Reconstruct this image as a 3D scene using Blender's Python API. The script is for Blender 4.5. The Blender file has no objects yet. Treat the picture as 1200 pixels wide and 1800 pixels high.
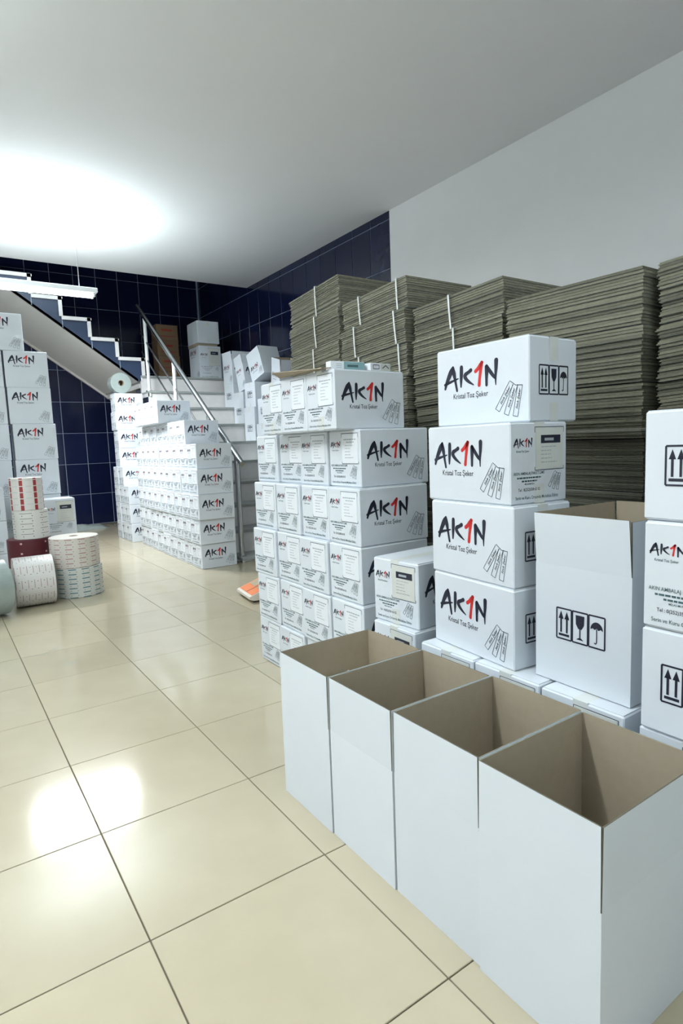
import bpy, math, random
from mathutils import Matrix, Vector
random.seed(7)
S = bpy.context.scene
COL = S.collection

# ------------------------------------------------------------------ camera
F_PX, PITCH, ROLL, CAM_Z, YAW = 1050.51, 0.11187, -0.03780, 1.4157, 0.59778
fc = Vector((math.sin(YAW), math.cos(YAW), 0)); rt = Vector((math.cos(YAW), -math.sin(YAW), 0)); zz = Vector((0, 0, 1))
fw = fc * math.cos(PITCH) - zz * math.sin(PITCH)
up = fc * math.sin(PITCH) + zz * math.cos(PITCH)
cx = rt * math.cos(ROLL) + up * math.sin(ROLL)
cy = up * math.cos(ROLL) - rt * math.sin(ROLL)
cam_d = bpy.data.cameras.new('camera'); cam = bpy.data.objects.new('camera', cam_d); COL.objects.link(cam)
m = Matrix.Identity(4)
for i in range(3):
    m[i][0] = cx[i]; m[i][1] = cy[i]; m[i][2] = -fw[i]
m[2][3] = CAM_Z
cam.matrix_world = m
cam_d.sensor_fit = 'HORIZONTAL'; cam_d.sensor_width = 36.0; cam_d.lens = F_PX / 1200 * 36.0
cam_d.clip_start = 0.02
S.camera = cam

# ------------------------------------------------------------------ world, view, lamps
S.view_settings.view_transform = 'Standard'; S.view_settings.look = 'None'
S.view_settings.gamma = 1.0; S.view_settings.use_curve_mapping = False
S.view_settings.exposure = 0.12
w = bpy.data.worlds.new('world'); S.world = w; w.use_nodes = True
w.node_tree.nodes['Background'].inputs[0].default_value = (0.75, 0.87, 1.0, 1)
w.node_tree.nodes['Background'].inputs[1].default_value = 0.05
CEIL = 4.4
# twin tube lamps hanging just below the ceiling: x, y, direction angle, watts down, watts of the added uplight, drop below the ceiling
LAMPS = [(1.35, 8.45, 0, 185, 75, 0.85), (-1.1, 4.4, 0, 9, 70, 0.55), (-1.2, 1.9, 0, 100, 72, 0.55), (0.9, -1.2, 0, 9, 58, 0.55)]
LAMP_COL = (0.93, 0.97, 1.0)

# ------------------------------------------------------------------ materials
MATS = {}
def mat(name, col, rough=0.6, metal=0.0, noise=0.0, nscale=8.0, bump=0.0, bscale=60.0, rand=0.0, emit=None, alpha=None, trans=0.0, spec=None, coat=0.0):
    if name in MATS: return MATS[name]
    M = bpy.data.materials.new(name); M.use_nodes = True; MATS[name] = M
    nt = M.node_tree; N = nt.nodes; L = nt.links; b = N['Principled BSDF']
    c4 = (col[0], col[1], col[2], 1)
    b.inputs['Base Color'].default_value = c4; b.inputs['Roughness'].default_value = rough; b.inputs['Metallic'].default_value = metal
    if spec is not None: b.inputs['Specular IOR Level'].default_value = spec
    if trans: b.inputs['Transmission Weight'].default_value = trans
    if coat: b.inputs['Coat Weight'].default_value = coat
    if alpha is not None: b.inputs['Alpha'].default_value = alpha
    if emit: b.inputs['Emission Color'].default_value = (*emit[0], 1); b.inputs['Emission Strength'].default_value = emit[1]
    src = None
    if noise:
        tc = N.new('ShaderNodeTexCoord'); no = N.new('ShaderNodeTexNoise'); no.inputs['Scale'].default_value = nscale; no.inputs['Detail'].default_value = 5
        L.new(tc.outputs['Object'], no.inputs['Vector'])
        mx = N.new('ShaderNodeMix'); mx.data_type = 'RGBA'
        mx.inputs[6].default_value = tuple(max(0, v * (1 - noise)) for v in col) + (1,)
        mx.inputs[7].default_value = tuple(min(1, v * (1 + noise)) for v in col) + (1,)
        L.new(no.outputs['Fac'], mx.inputs[0]); src = mx.outputs[2]
    if rand:
        oi = N.new('ShaderNodeObjectInfo'); mr = N.new('ShaderNodeMapRange')
        mr.inputs['To Min'].default_value = 1 - rand; mr.inputs['To Max'].default_value = 1 + rand
        L.new(oi.outputs['Random'], mr.inputs['Value'])
        hs = N.new('ShaderNodeHueSaturation'); hs.inputs['Color'].default_value = c4
        if src: L.new(src, hs.inputs['Color'])
        L.new(mr.outputs[0], hs.inputs['Value']); src = hs.outputs[0]
    if src: L.new(src, b.inputs['Base Color'])
    if bump:
        tc2 = N.new('ShaderNodeTexCoord'); n2 = N.new('ShaderNodeTexNoise'); n2.inputs['Scale'].default_value = bscale; n2.inputs['Detail'].default_value = 3
        L.new(tc2.outputs['Object'], n2.inputs['Vector'])
        bp = N.new('ShaderNodeBump'); bp.inputs['Strength'].default_value = bump; bp.inputs['Distance'].default_value = 0.004
        L.new(n2.outputs['Fac'], bp.inputs['Height']); L.new(bp.outputs[0], b.inputs['Normal'])
    return M

WHITE = mat('white_card', (0.66, 0.71, 0.76), 0.55, noise=0.03, nscale=6, bump=0.05, bscale=40, rand=0.03)
PAPER = mat('sticker_paper', (0.76, 0.80, 0.84), 0.5)
CREAMP = mat('cream_paper', (0.62, 0.64, 0.60), 0.5, noise=0.05, nscale=20)
INK = mat('black_ink', (0.010, 0.013, 0.030), 0.5)
GREENINK = mat('faded_ink', (0.06, 0.12, 0.13), 0.6)
GREYINK = mat('grey_ink', (0.36, 0.41, 0.44), 0.6)
RED = mat('red_ink', (0.55, 0.02, 0.018), 0.5)
TAPE = mat('parcel_tape', (0.64, 0.67, 0.65), 0.35)
KRAFT = mat('brown_kraft', (0.36, 0.305, 0.225), 0.75, noise=0.08, nscale=30, bump=0.1, bscale=80)
EDGE = mat('card_edge', (0.155, 0.150, 0.105), 0.85, noise=0.25, nscale=60, rand=0.35)
SHEETWHITE = mat('sheet_white', (0.50, 0.53, 0.53), 0.6, noise=0.05)
STRAP = mat('white_strap', (0.75, 0.78, 0.78), 0.45)
BLUE = mat('blue_tile', (0.008, 0.012, 0.046), 0.14, noise=0.25, nscale=3, rand=0.15, bump=0.02, bscale=8)
GROUT = mat('pale_grout', (0.32, 0.40, 0.52), 0.8)
FTILE = mat('floor_tile', (0.44, 0.39, 0.28), 0.12, noise=0.07, nscale=5, rand=0.035, bump=0.015, bscale=12)
FGROUT = mat('floor_grout', (0.11, 0.09, 0.06), 0.8)
PLASTER = mat('white_plaster', (0.84, 0.85, 0.86), 0.8, noise=0.03, nscale=3, bump=0.05, bscale=30)
CEILM = mat('ceiling_paint', (0.86, 0.87, 0.88), 0.85, noise=0.02, nscale=2)
MARBLE = mat('white_marble', (0.74, 0.73, 0.72), 0.3, noise=0.12, nscale=7)
TREADM = mat('grey_tread', (0.30, 0.33, 0.32), 0.35, noise=0.2, nscale=12)
STEEL = mat('steel', (0.55, 0.57, 0.58), 0.22, metal=1.0)
PAINTMET = mat('white_metal', (0.70, 0.72, 0.72), 0.4)
DARK = mat('dark_plastic', (0.02, 0.022, 0.025), 0.5)
BROWNBOX = mat('brown_carton', (0.30, 0.19, 0.11), 0.7, noise=0.1, nscale=12)
CORE = mat('card_core', (0.30, 0.24, 0.17), 0.8)
CLEAR = mat('clear_film', (0.45, 0.53, 0.51), 0.12, noise=0.15, nscale=10, trans=0.35)
SCALEBODY = mat('scale_body', (0.70, 0.66, 0.58), 0.45)
ORANGE = mat('scale_panel', (0.75, 0.20, 0.06), 0.4)
LCD = mat('scale_display', (0.42, 0.36, 0.24), 0.3)
GREENTRAY = mat('green_tray', (0.05, 0.10, 0.08), 0.4)
TEALP = mat('teal_print', (0.22, 0.38, 0.40), 0.5)
WOOD = mat('pallet_wood', (0.30, 0.22, 0.14), 0.8, noise=0.2, nscale=10)
DIRT = mat('floor_stain', (0.22, 0.24, 0.17), 0.5)

# ------------------------------------------------------------------ mesh helpers
class MB:
    def __init__(s): s.v = []; s.f = []; s.m = []; s.mats = []; s.smooth = []
    def mi(s, M):
        if M not in s.mats: s.mats.append(M)
        return s.mats.index(M)
    def add(s, verts, faces, M, smooth=False):
        o = len(s.v); k = s.mi(M)
        s.v += [tuple(p) for p in verts]
        for f in faces: s.f.append(tuple(i + o for i in f)); s.m.append(k); s.smooth.append(smooth)
    def box(s, a, b, M, top=None):
        x0, y0, z0 = a; x1, y1, z1 = b
        V = [(x0,y0,z0),(x1,y0,z0),(x1,y1,z0),(x0,y1,z0),(x0,y0,z1),(x1,y0,z1),(x1,y1,z1),(x0,y1,z1)]
        s.add(V, [(0,1,5,4),(1,2,6,5),(2,3,7,6),(3,0,4,7)], M)
        s.add(V, [(3,2,1,0),(4,5,6,7)], top or M)
    def cbox(s, a, b, c, M):
        # box with chamfered edges
        lo, hi = a, b; V = []; idx = {}
        for i in (0, 1):
            for j in (0, 1):
                for k in (0, 1):
                    p = [(lo, hi)[i][0], (lo, hi)[j][1], (lo, hi)[k][2]]; sg = [1 - 2*i, 1 - 2*j, 1 - 2*k]
                    for ax in range(3):
                        q = list(p)
                        for o in range(3):
                            if o != ax: q[o] += sg[o] * c
                        idx[(i, j, k, ax)] = len(V); V.append(q)
        F = []
        for ax in range(3):
            o1, o2 = [(1, 2), (2, 0), (0, 1)][ax]
            for sd in (0, 1):
                cyc = [(0, 0), (1, 0), (1, 1), (0, 1)]
                f = []
                for u, v_ in cyc:
                    t = [0, 0, 0]; t[ax] = sd; t[o1] = u; t[o2] = v_; f.append(idx[(*t, ax)])
                F.append(f if sd else f[::-1])
        for ax in range(3):           # edges running along ax
            o1, o2 = [(1, 2), (2, 0), (0, 1)][ax]
            for u in (0, 1):
                for v_ in (0, 1):
                    t0 = [0, 0, 0]; t0[o1] = u; t0[o2] = v_; t1 = list(t0); t1[ax] = 1
                    f = [idx[(*t0, o1)], idx[(*t1, o1)], idx[(*t1, o2)], idx[(*t0, o2)]]
                    F.append(f if (u + v_) % 2 else f[::-1])
        for i in (0, 1):
            for j in (0, 1):
                for k in (0, 1):
                    f = [idx[(i, j, k, 0)], idx[(i, j, k, 1)], idx[(i, j, k, 2)]]
                    F.append(f if (i + j + k) % 2 else f[::-1])
        s.add(V, F, M)
    def poly(s, pts, M): s.add(pts, [tuple(range(len(pts)))], M)
    def prism(s, pts, d, M, cap=None):
        # extrude a polygon (3D points) by vector d
        n = len(pts); P = [Vector(p) for p in pts]; Q = [p + Vector(d) for p in P]
        s.add(P + Q, [(i, (i+1) % n, n + (i+1) % n, n + i) for i in range(n)], M)
        s.add(P + Q, [tuple(range(n))[::-1], tuple(range(n, 2*n))], cap or M)
    def tube(s, p, q, r, M, n=10, r2=None):
        p = Vector(p); q = Vector(q); d = (q - p).normalized(); a = d.orthogonal().normalized(); b = d.cross(a); r2 = r2 or r
        V = [p + (a*math.cos(t)+b*math.sin(t))*r for t in [2*math.pi*i/n for i in range(n)]] + [q + (a*math.cos(t)+b*math.sin(t))*r2 for t in [2*math.pi*i/n for i in range(n)]]
        s.add(V, [(i, (i+1) % n, n+(i+1) % n, n+i) for i in range(n)], M, True)
        s.add(V, [tuple(range(n))[::-1], tuple(range(n, 2*n))], M)
    def lathe(s, prof, M, n=40, mats=None):
        V = []; 
        for r, z in prof:
            for i in range(n):
                t = 2*math.pi*i/n; V.append((r*math.cos(t), r*math.sin(t), z))
        for k in range(len(prof)-1):
            F = [(k*n+i, k*n+(i+1) % n, (k+1)*n+(i+1) % n, (k+1)*n+i) for i in range(n)]
            s.add(V, F, (mats[k] if mats else M), False)
    def mesh(s, name):
        me = bpy.data.meshes.new(name); me.from_pydata(s.v, [], s.f)
        for M in s.mats: me.materials.append(M)
        for p, k, sm in zip(me.polygons, s.m, s.smooth): p.material_index = k; p.use_smooth = sm
        me.update(); return me
def obj(name, me, parent=None, loc=(0,0,0), rot=(0,0,0)):
    if isinstance(me, MB): me = me.mesh(name)
    o = bpy.data.objects.new(name, me); COL.objects.link(o); o.location = loc; o.rotation_euler = rot
    if parent is not None: o.parent = parent
    return o
def tag(o, label, cat, group=None, kind=None):
    o['label'] = label; o['category'] = cat
    if group: o['group'] = group
    if kind: o['kind'] = kind
    return o
def empty(name, loc=(0,0,0), rz=0):
    o = bpy.data.objects.new(name, None); COL.objects.link(o); o.location = loc; o.rotation_euler = (0, 0, rz); o.empty_display_size = 0.05
    return o
def struct(name, mb, label=None):
    o = obj(name, mb); o['kind'] = 'structure'
    if label: o['label'] = label
    return o
# text as flat polygons
_TXT = {}
def text_geo(s, shear=0.0, bold=0.0):
    key = (s, shear, bold)
    if key in _TXT: return _TXT[key]
    c = bpy.data.curves.new('lettering', 'FONT'); c.body = s; c.size = 1.0; c.resolution_u = 2; c.shear = shear; c.offset = bold; c.fill_mode = 'FRONT'
    o = bpy.data.objects.new('lettering', c); COL.objects.link(o)
    dg = bpy.context.evaluated_depsgraph_get(); dg.update()
    me = o.evaluated_get(dg).to_mesh()
    V = [tuple(v.co) for v in me.vertices]; F = [tuple(p.vertices) for p in me.polygons]
    o.evaluated_get(dg).to_mesh_clear(); bpy.data.objects.remove(o); bpy.data.curves.remove(c)
    x0 = min(v[0] for v in V); x1 = max(v[0] for v in V); y0 = min(v[1] for v in V)
    V = [((v[0]-x0)/(x1-x0), v[1]/(x1-x0), 0) for v in V]
    _TXT[key] = (V, F); return _TXT[key]
def put_text(mb, s, x, y, width, M, ang=0.0, ysc=1.0, shear=0.0, bold=0.0, z=0.0):
    V, F = text_geo(s, shear, bold); ca, sa = math.cos(ang), math.sin(ang)
    P = []
    for a, b, _ in V:
        a *= width; b *= width * ysc
        P.append((x + a*ca - b*sa, y + a*sa + b*ca, z))
    mb.add(P, F, M)
def stroke(mb, pts, M, z=0.0, k=1.0, ox=0.0, oy=0.0):
    # brush stroke through (x, y, halfwidth) with rounded ends
    P = [(ox + p[0]*k, oy + p[1]*k, p[2]*k) for p in pts]
    # refine with Catmull-Rom
    R = []
    for i in range(len(P)-1):
        p0 = P[max(i-1, 0)]; p1 = P[i]; p2 = P[i+1]; p3 = P[min(i+2, len(P)-1)]
        for t in [j/5 for j in range(5)]:
            R.append(tuple(0.5*((2*p1[c])+(-p0[c]+p2[c])*t+(2*p0[c]-5*p1[c]+4*p2[c]-p3[c])*t*t+(-p0[c]+3*p1[c]-3*p2[c]+p3[c])*t**3) for c in range(3)))
    R.append(P[-1])
    Lp = []; Rp = []
    for i, (x, y, h) in enumerate(R):
        a = R[max(i-1, 0)]; b = R[min(i+1, len(R)-1)]; dx, dy = b[0]-a[0], b[1]-a[1]; d = math.hypot(dx, dy) or 1
        nx, ny = -dy/d, dx/d; Lp.append((x+nx*h, y+ny*h)); Rp.append((x-nx*h, y-ny*h))
    n = len(R); V = [(x, y, z) for x, y in Lp] + [(x, y, z) for x, y in Rp]
    mb.add(V, [(n+i, n+i+1, i+1, i) for i in range(n-1)], M)
    for (x, y, h), sgn, o in ((R[0], -1, R[1]), (R[-1], 1, R[-2])):
        d = math.atan2(y-o[1], x-o[0]); V = [(x, y, z)]
        for i in range(7): t = d - math.pi/2 + math.pi*i/6; V.append((x+h*math.cos(t), y+h*math.sin(t), z))
        mb.add(V, [(0, i, i+1) for i in range(1, 7)], M)
def line(mb, pts, h, M, z=0.0):
    for a, b in zip(pts, pts[1:]):
        dx, dy = b[0]-a[0], b[1]-a[1]; d = math.hypot(dx, dy) or 1; nx, ny = -dy/d*h, dx/d*h
        mb.poly([(a[0]-nx, a[1]-ny, z), (b[0]-nx, b[1]-ny, z), (b[0]+nx, b[1]+ny, z), (a[0]+nx, a[1]+ny, z)], M)

# ------------------------------------------------------------------ the setting
FX0, FY0, TS = 0.3992, 5.2966, 0.606
XL, XR, YB, YF = -3.2, 5.2, 12.9, -2.6
mb = MB(); mb.box((XL, YF, -0.12), (XR, YB, -0.006), FGROUT)
floor = struct('floor', mb, 'cream glazed floor tiles with thin dark joints')
g = 0.0022
mbt = MB(); mbt.cbox((g, g, -0.02), (TS-g, TS-g, 0.0), 0.0015, FTILE); tile_me = mbt.mesh('floor_tile')
i0 = math.floor((XL-FX0)/TS); i1 = math.floor((XR-FX0)/TS); j0 = math.floor((YF-FY0)/TS); j1 = math.floor((YB-FY0)/TS)
for i in range(i0+1, i1):
    for j in range(j0+1, j1):
        if FX0+i*TS > 3.0 and FY0+j*TS > 6.6: continue
        if FX0+i*TS < -2.2 or (FX0+i*TS > 3.7): continue
        obj('floor_tile', tile_me, floor, (FX0+i*TS, FY0+j*TS, random.uniform(-0.0006, 0)))
# dirty scuffs by the reels
for (x, y, a, l) in ((0.58, 4.72, 0.4, 0.10), (0.63, 4.33, 0.2, 0.08), (0.50, 4.66, 0.3, 0.06)):
    mb = MB(); pts = [(0, 0, 0.004)] + [(l*k/4, random.uniform(-0.01, 0.01), random.uniform(0.003, 0.010)) for k in range(1, 5)]
    stroke(mb, pts, DIRT, 0.0006); obj('scuff_mark', mb, floor, (x, y, 0), (0, 0, a))

TH, TW, TX0 = 0.614, 0.42, 2.635
def tiled_wall(name, origin, udir, u0, u1, z0, z1, back_thick, normal, phase, label, skip=None, plaster_from=None):
    # a wall slab of grout with separate tiles standing proud
    mb = MB(); u = Vector(udir); n = Vector(normal); o = Vector(origin)
    P = [o+u*u0, o+u*u1]; Q = [p - n*back_thick for p in P]
    pts = [P[0], P[1], Q[1], Q[0]]
    mb.prism([(p.x, p.y, z0) for p in pts], (0, 0, z1-z0), GROUT)
    if plaster_from is not None:
        a = o+u*plaster_from; b = o+u*u1
        mb.prism([(p.x, p.y, z0) for p in (a, b, b+n*0.009, a+n*0.009)], (0, 0, z1-z0), PLASTER)
    wl = struct(name, mb, label)
    t = MB(); t.cbox((0.005, -0.008, 0.004), (TW-0.005, 0.004, TH-0.004), 0.003, BLUE); me = t.mesh('wall_tile')
    ang = math.atan2(u.y, u.x)
    k0 = math.ceil((u0-phase)/TW); k1 = math.floor((u1-phase)/TW)
    for k in range(k0, k1):
        for r in range(math.floor(z0/TH + 0.5), math.floor(z1/TH)):
            if skip and skip(phase+k*TW, r*TH): continue
            p = o + u*(phase+k*TW); ob = obj('wall_tile', me, wl, (p.x, p.y, r*TH), (0, 0, ang))
    return wl
wb = tiled_wall('wall_back', (0, YB, 0), (1, 0, 0), XL, XR, -0.1, 6.8, 0.15, (0, -1, 0), TX0 % TW, 'dark blue glazed tile wall with pale joints', lambda u, z: u < -1.2 or z > 5.6)
wr = tiled_wall('wall_right', (XR, YB, 0), (0, -1, 0), -0.15, YB-YF, -0.1, 6.8, 0.15, (-1, 0, 0), (YB-10.89) % TW, 'dark blue tile wall beside the stairs', lambda u, z: u > 6.6 or z > 5.6, plaster_from=((YB-10.89) % TW)+TW*math.ceil((6.6-((YB-10.89) % TW))/TW))
mb = MB(); mb.box((XL-0.15, YF, -0.1), (XL, YB, CEIL), PLASTER); struct('wall_left', mb)
mb = MB(); mb.box((XL-0.15, YF-0.15, -0.1), (XR+0.15, YF, CEIL), PLASTER); struct('wall_front', mb)
OX0, OY0 = -0.8, 10.5                                   # stairwell opening in the ceiling
mb = MB(); mb.box((XL-0.15, YF-0.15, CEIL), (XR, OY0, CEIL+0.3), CEILM); mb.box((XL-0.15, OY0, CEIL), (OX0, YB, CEIL+0.3), CEILM)
struct('ceiling', mb, 'plain white painted ceiling')
mb = MB(); mb.box((XL-0.15, OY0-0.2, 6.6), (XR, YB, 6.75), CEILM); mb.box((XL-0.15, OY0-0.35, CEIL+0.3), (XR, OY0-0.2, 6.75), PLASTER); struct('ceiling_upper', mb)

# ------------------------------------------------------------------ ceiling lamps
for i, (x, y, a, wt, wu, drop) in enumerate(LAMPS):
    t = empty('ceiling_tube_lamp', (x, y, CEIL-drop), a)
    tag(t, ['white twin tube ceiling lamp above the reels', 'white twin tube ceiling lamp over the open floor', 'white twin tube ceiling lamp beside the column of four cartons', 'white twin tube ceiling lamp over the open cartons'][i], 'lamp', 'ceiling tube lamps')
    mb = MB(); mb.cbox((-0.65, -0.11, -0.06), (0.65, 0.11, 0.0), 0.008, PAINTMET); obj('housing', mb, t)
    for e in (-.45, .45):
        mb = MB(); mb.tube((e, 0, 0), (e, 0, drop), 0.006, STEEL, 8); obj('hanger', mb, t)
    for s_ in (-1, 1):
        mb = MB(); mb.tube((-0.6, s_*0.055, -0.085), (0.6, s_*0.055, -0.085), 0.016, mat('lit_tube', (1, 1, 1), 0.5, emit=((0.95, 0.98, 1.0), 6)), 12)
        tb = obj('tube', mb, t)
        for e in (-1, 1):
            mb = MB(); mb.box((e*0.61-0.012, s_*0.055-0.02, -0.105), (e*0.61+0.012, s_*0.055+0.02, -0.058), PAINTMET); obj('tube_holder', mb, t)
    ld = bpy.data.lights.new('tube_light', 'AREA'); ld.shape = 'RECTANGLE'; ld.size = 1.2; ld.size_y = 0.18; ld.energy = wt; ld.color = LAMP_COL
    lo = bpy.data.objects.new('tube_light', ld); COL.objects.link(lo); lo.parent = t; lo.location = (0, 0, -0.12)
    lu = bpy.data.lights.new('added_uplight', 'AREA'); lu.shape = 'RECTANGLE'; lu.size = 1.2; lu.size_y = 0.18; lu.energy = wu; lu.color = (0.84, 0.97, 1.0)  # extra upward fill added above each housing to brighten the ceiling and its bounce
    lo = bpy.data.objects.new('added_uplight', lu); COL.objects.link(lo); lo.parent = t; lo.location = (0, 0, 0.03); lo.rotation_euler = (math.pi, 0, 0)

# ------------------------------------------------------------------ carton prints (flat lettering on the faces)
def draw_logo(mb, x, y, k, z=0.0, black=INK, red=RED):
    st = lambda pts, M: stroke(mb, [(a, b, c*1.12+.004) for a, b, c in pts], M, z, k, x, y)
    st([(0.60,1.00,.05),(0.48,.80,.115),(0.30,.50,.10),(0.17,.26,.075),(0.09,.03,.055)], black)
    st([(0.60,.98,.06),(0.66,.70,.095),(0.73,.38,.065),(0.84,-.12,.05)], black)
    st([(0.08,.22,.06),(0.35,.30,.055),(0.68,.38,.04),(0.93,.44,.02)], black)
    st([(1.13,.93,.085),(1.12,.60,.09),(1.10,.30,.065),(1.09,.04,.035)], black)
    st([(1.70,.74,.08),(1.55,.66,.07),(1.38,.58,.085),(1.34,.48,.085),(1.44,.34,.075),(1.62,.20,.055),(1.86,.06,.02)], black)
    st([(1.98,.66,.075),(2.12,.76,.075),(2.26,.90,.085),(2.36,1.0,.07)], red)
    st([(2.34,1.0,.075),(2.28,.70,.075),(2.22,.35,.065),(2.18,.02,.075)], red)
    st([(2.62,.78,.09),(2.62,.50,.085),(2.61,.25,.065),(2.61,-.02,.06)], black)
    st([(2.62,.82,.06),(2.80,.58,.075),(2.98,.36,.07),(3.10,.24,.05)], black)
    st([(3.16,1.00,.095),(3.15,.70,.08),(3.12,.30,.05),(3.13,-.06,.018)], black)
def draw_sticks(mb, x, y, k, z=0.0, M=GREENINK, T=INK, lw=0.012):
    # three stick sachets fanned out; x, y is the point where they meet at the top
    for bx, by, tx, ty in ((-0.66, -0.94, -0.03, 0.0), (-0.26, -1.12, 0.13, -0.10), (0.14, -1.20, 0.35, -0.10)):
        a = Vector((x+bx*k, y+by*k)); b = Vector((x+tx*k, y+ty*k)); d = (b-a).normalized(); n = Vector((-d.y, d.x))*0.105*k
        P = [a+n, a-n, b-n, b+n]
        line(mb, [(p.x, p.y) for p in (P[3], P[0], P[1], P[2])], lw*k*0.95, M, z)
        ang = math.atan2(d.y, d.x); q = a + d*0.26*k - Vector((-d.y, d.x))*0.05*k
        put_text(mb, 'Stick Şeker', q.x, q.y, 0.74*k, T, ang, 0.85, 0.35, 0.014, z)
    line(mb, [(x-0.10*k, y+0.08*k), (x+0.06*k, y-0.03*k), (x+0.16*k, y-0.10*k), (x+0.46*k, y-0.12*k)], lw*k, T, z)
_PM = {}
def me_logo(W, H):
    if ('logo', W, H) not in _PM:
        mb = MB(); k = 0.60*W/3.2; draw_logo(mb, 0.085*W, H-0.185*0.30-k if H > 0.35 else 0.49*H, k); _PM[('logo', W, H)] = mb.mesh('brand_logo')
        mb = MB(); yb = (H-0.185*0.30-k) if H > 0.35 else 0.49*H
        put_text(mb, 'Kristal Toz Şeker', 0.20*W, yb-0.042, 0.39*W, INK, 0, 1.2, 0, 0.004); _PM[('cap', W, H)] = mb.mesh('caption')
        mb = MB(); draw_sticks(mb, 0.835*W, 0.145, 0.101); _PM[('sticks', W, H)] = mb.mesh('sachet_drawing')
    return [('brand_logo', _PM[('logo', W, H)]), ('caption', _PM[('cap', W, H)]), ('sachet_drawing', _PM[('sticks', W, H)])]
def me_label(D, H, kind):
    key = ('label', D, H, kind)
    if key not in _PM:
        mb = MB(); k = 0.32*D/3.2
        draw_logo(mb, 0.05*D, 0.70*H, k)
        L1 = [('brand_logo', mb.mesh('brand_logo'))]; mb = MB()
        put_text(mb, 'Kristal Toz Şeker', 0.10*D, 0.635*H, 0.22*D, GREENINK, 0, 1.2, 0, 0.01)
        L1.append(('caption', mb.mesh('caption'))); mb = MB()
        put_text(mb, 'AKIN AMBALAJ PAKETLEME', 0.05*D, 0.362*H, 0.54*D, GREENINK, 0, 1.15, 0, 0.008)
        for (a, b, v) in ((0.11, 0.53, 0.325), (0.19, 0.46, 0.285)):        # address lines too small to read: ink dashes
            u = a
            while u < b:
                l = random.uniform(0.02, 0.06); line(mb, [(u*D, v*H), (min(u+l, b)*D, v*H)], 0.0028, GREENINK); u += l+0.008
        put_text(mb, 'MİLAS-MUĞLA', 0.24*D, 0.240*H, 0.17*D, GREENINK, 0, 1.1, 0, 0.01)
        L1.append(('address_print', mb.mesh('address_print'))); mb = MB()
        put_text(mb, 'Tel : 0(252)358 63 02', 0.13*D, 0.165*H, 0.38*D, INK, 0, 1.15, 0, 0.006)
        L1.append(('phone_print', mb.mesh('phone_print'))); mb = MB()
        put_text(mb, 'Serin ve Kuru Ortamda Muhafaza Ediniz', 0.08*D, 0.065*H, 0.76*D, GREENINK, 0, 1.2, 0, 0.008)
        L1.append(('storage_print', mb.mesh('storage_print'))); mb = MB()
        draw_sticks(mb, 0.80*D, 0.375*H, 0.055, 0, GREENINK, GREENINK, 0.016)
        L1.append(('sachet_drawing', mb.mesh('sachet_drawing'))); mb = MB()
        x0, x1, y0, y1 = 0.42*D, 0.94*D, 0.41*H, 0.935*H
        if kind != 'none':
            for bi, P in enumerate(([(x0, y1-.02), (x0, y1), (x1, y1), (x1, y1-.02)], [(x0, y0+.012), (x0, y0), (x1, y0), (x1, y0+.012)])):
                line(mb, P, 0.0011, INK); L1.append(('label_frame', mb.mesh('label_frame'))); mb = MB()
        me2 = me3 = None
        if kind != 'none':
            M = PAPER if kind == 'plain' else CREAMP
            mb = MB(); mb.box((x0+.004, y0+.003, 0.0), (x1-.004, y1-.003, 0.0007), M); me2 = mb.mesh('label_sticker')
            mb = MB(); h = y1-y0; z = 0.0012
            if kind == 'plain':
                rows = [(.14, .88, .80, .0028), (.30, .76, .71, .0022), (.22, .72, .60, .0014), (.20, .52, .50, .0014), (.20, .50, .40, .0014), (.20, .54, .30, .0014), (.20, .72, .20, .0014)]
            else:
                mb.box((x0+.20*(x1-x0), y0+.62*h, 0.0007), (x0+.88*(x1-x0), y0+.81*h, 0.0011), INK)
                line(mb, [(x0+.32*(x1-x0), y0+.71*h), (x0+.64*(x1-x0), y0+.71*h)], 0.005, GREYINK, 0.0014)
                rows = [(.22, .72, .54, .0016), (.20, .55, .45, .0016), (.20, .54, .36, .0016), (.20, .57, .27, .0016), (.20, .76, .18, .0016)]
            for a, b, v, hw in rows:
                u = a
                while u < b:
                    l = random.uniform(0.05, 0.14); line(mb, [(x0+u*(x1-x0), y0+v*h), (x0+min(u+l, b)*(x1-x0), y0+v*h)], hw, GREYINK, z); u += l+0.02
            me3 = mb.mesh('sticker_lines')
        _PM[key] = (L1, me2, me3)
    return _PM[key]
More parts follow.
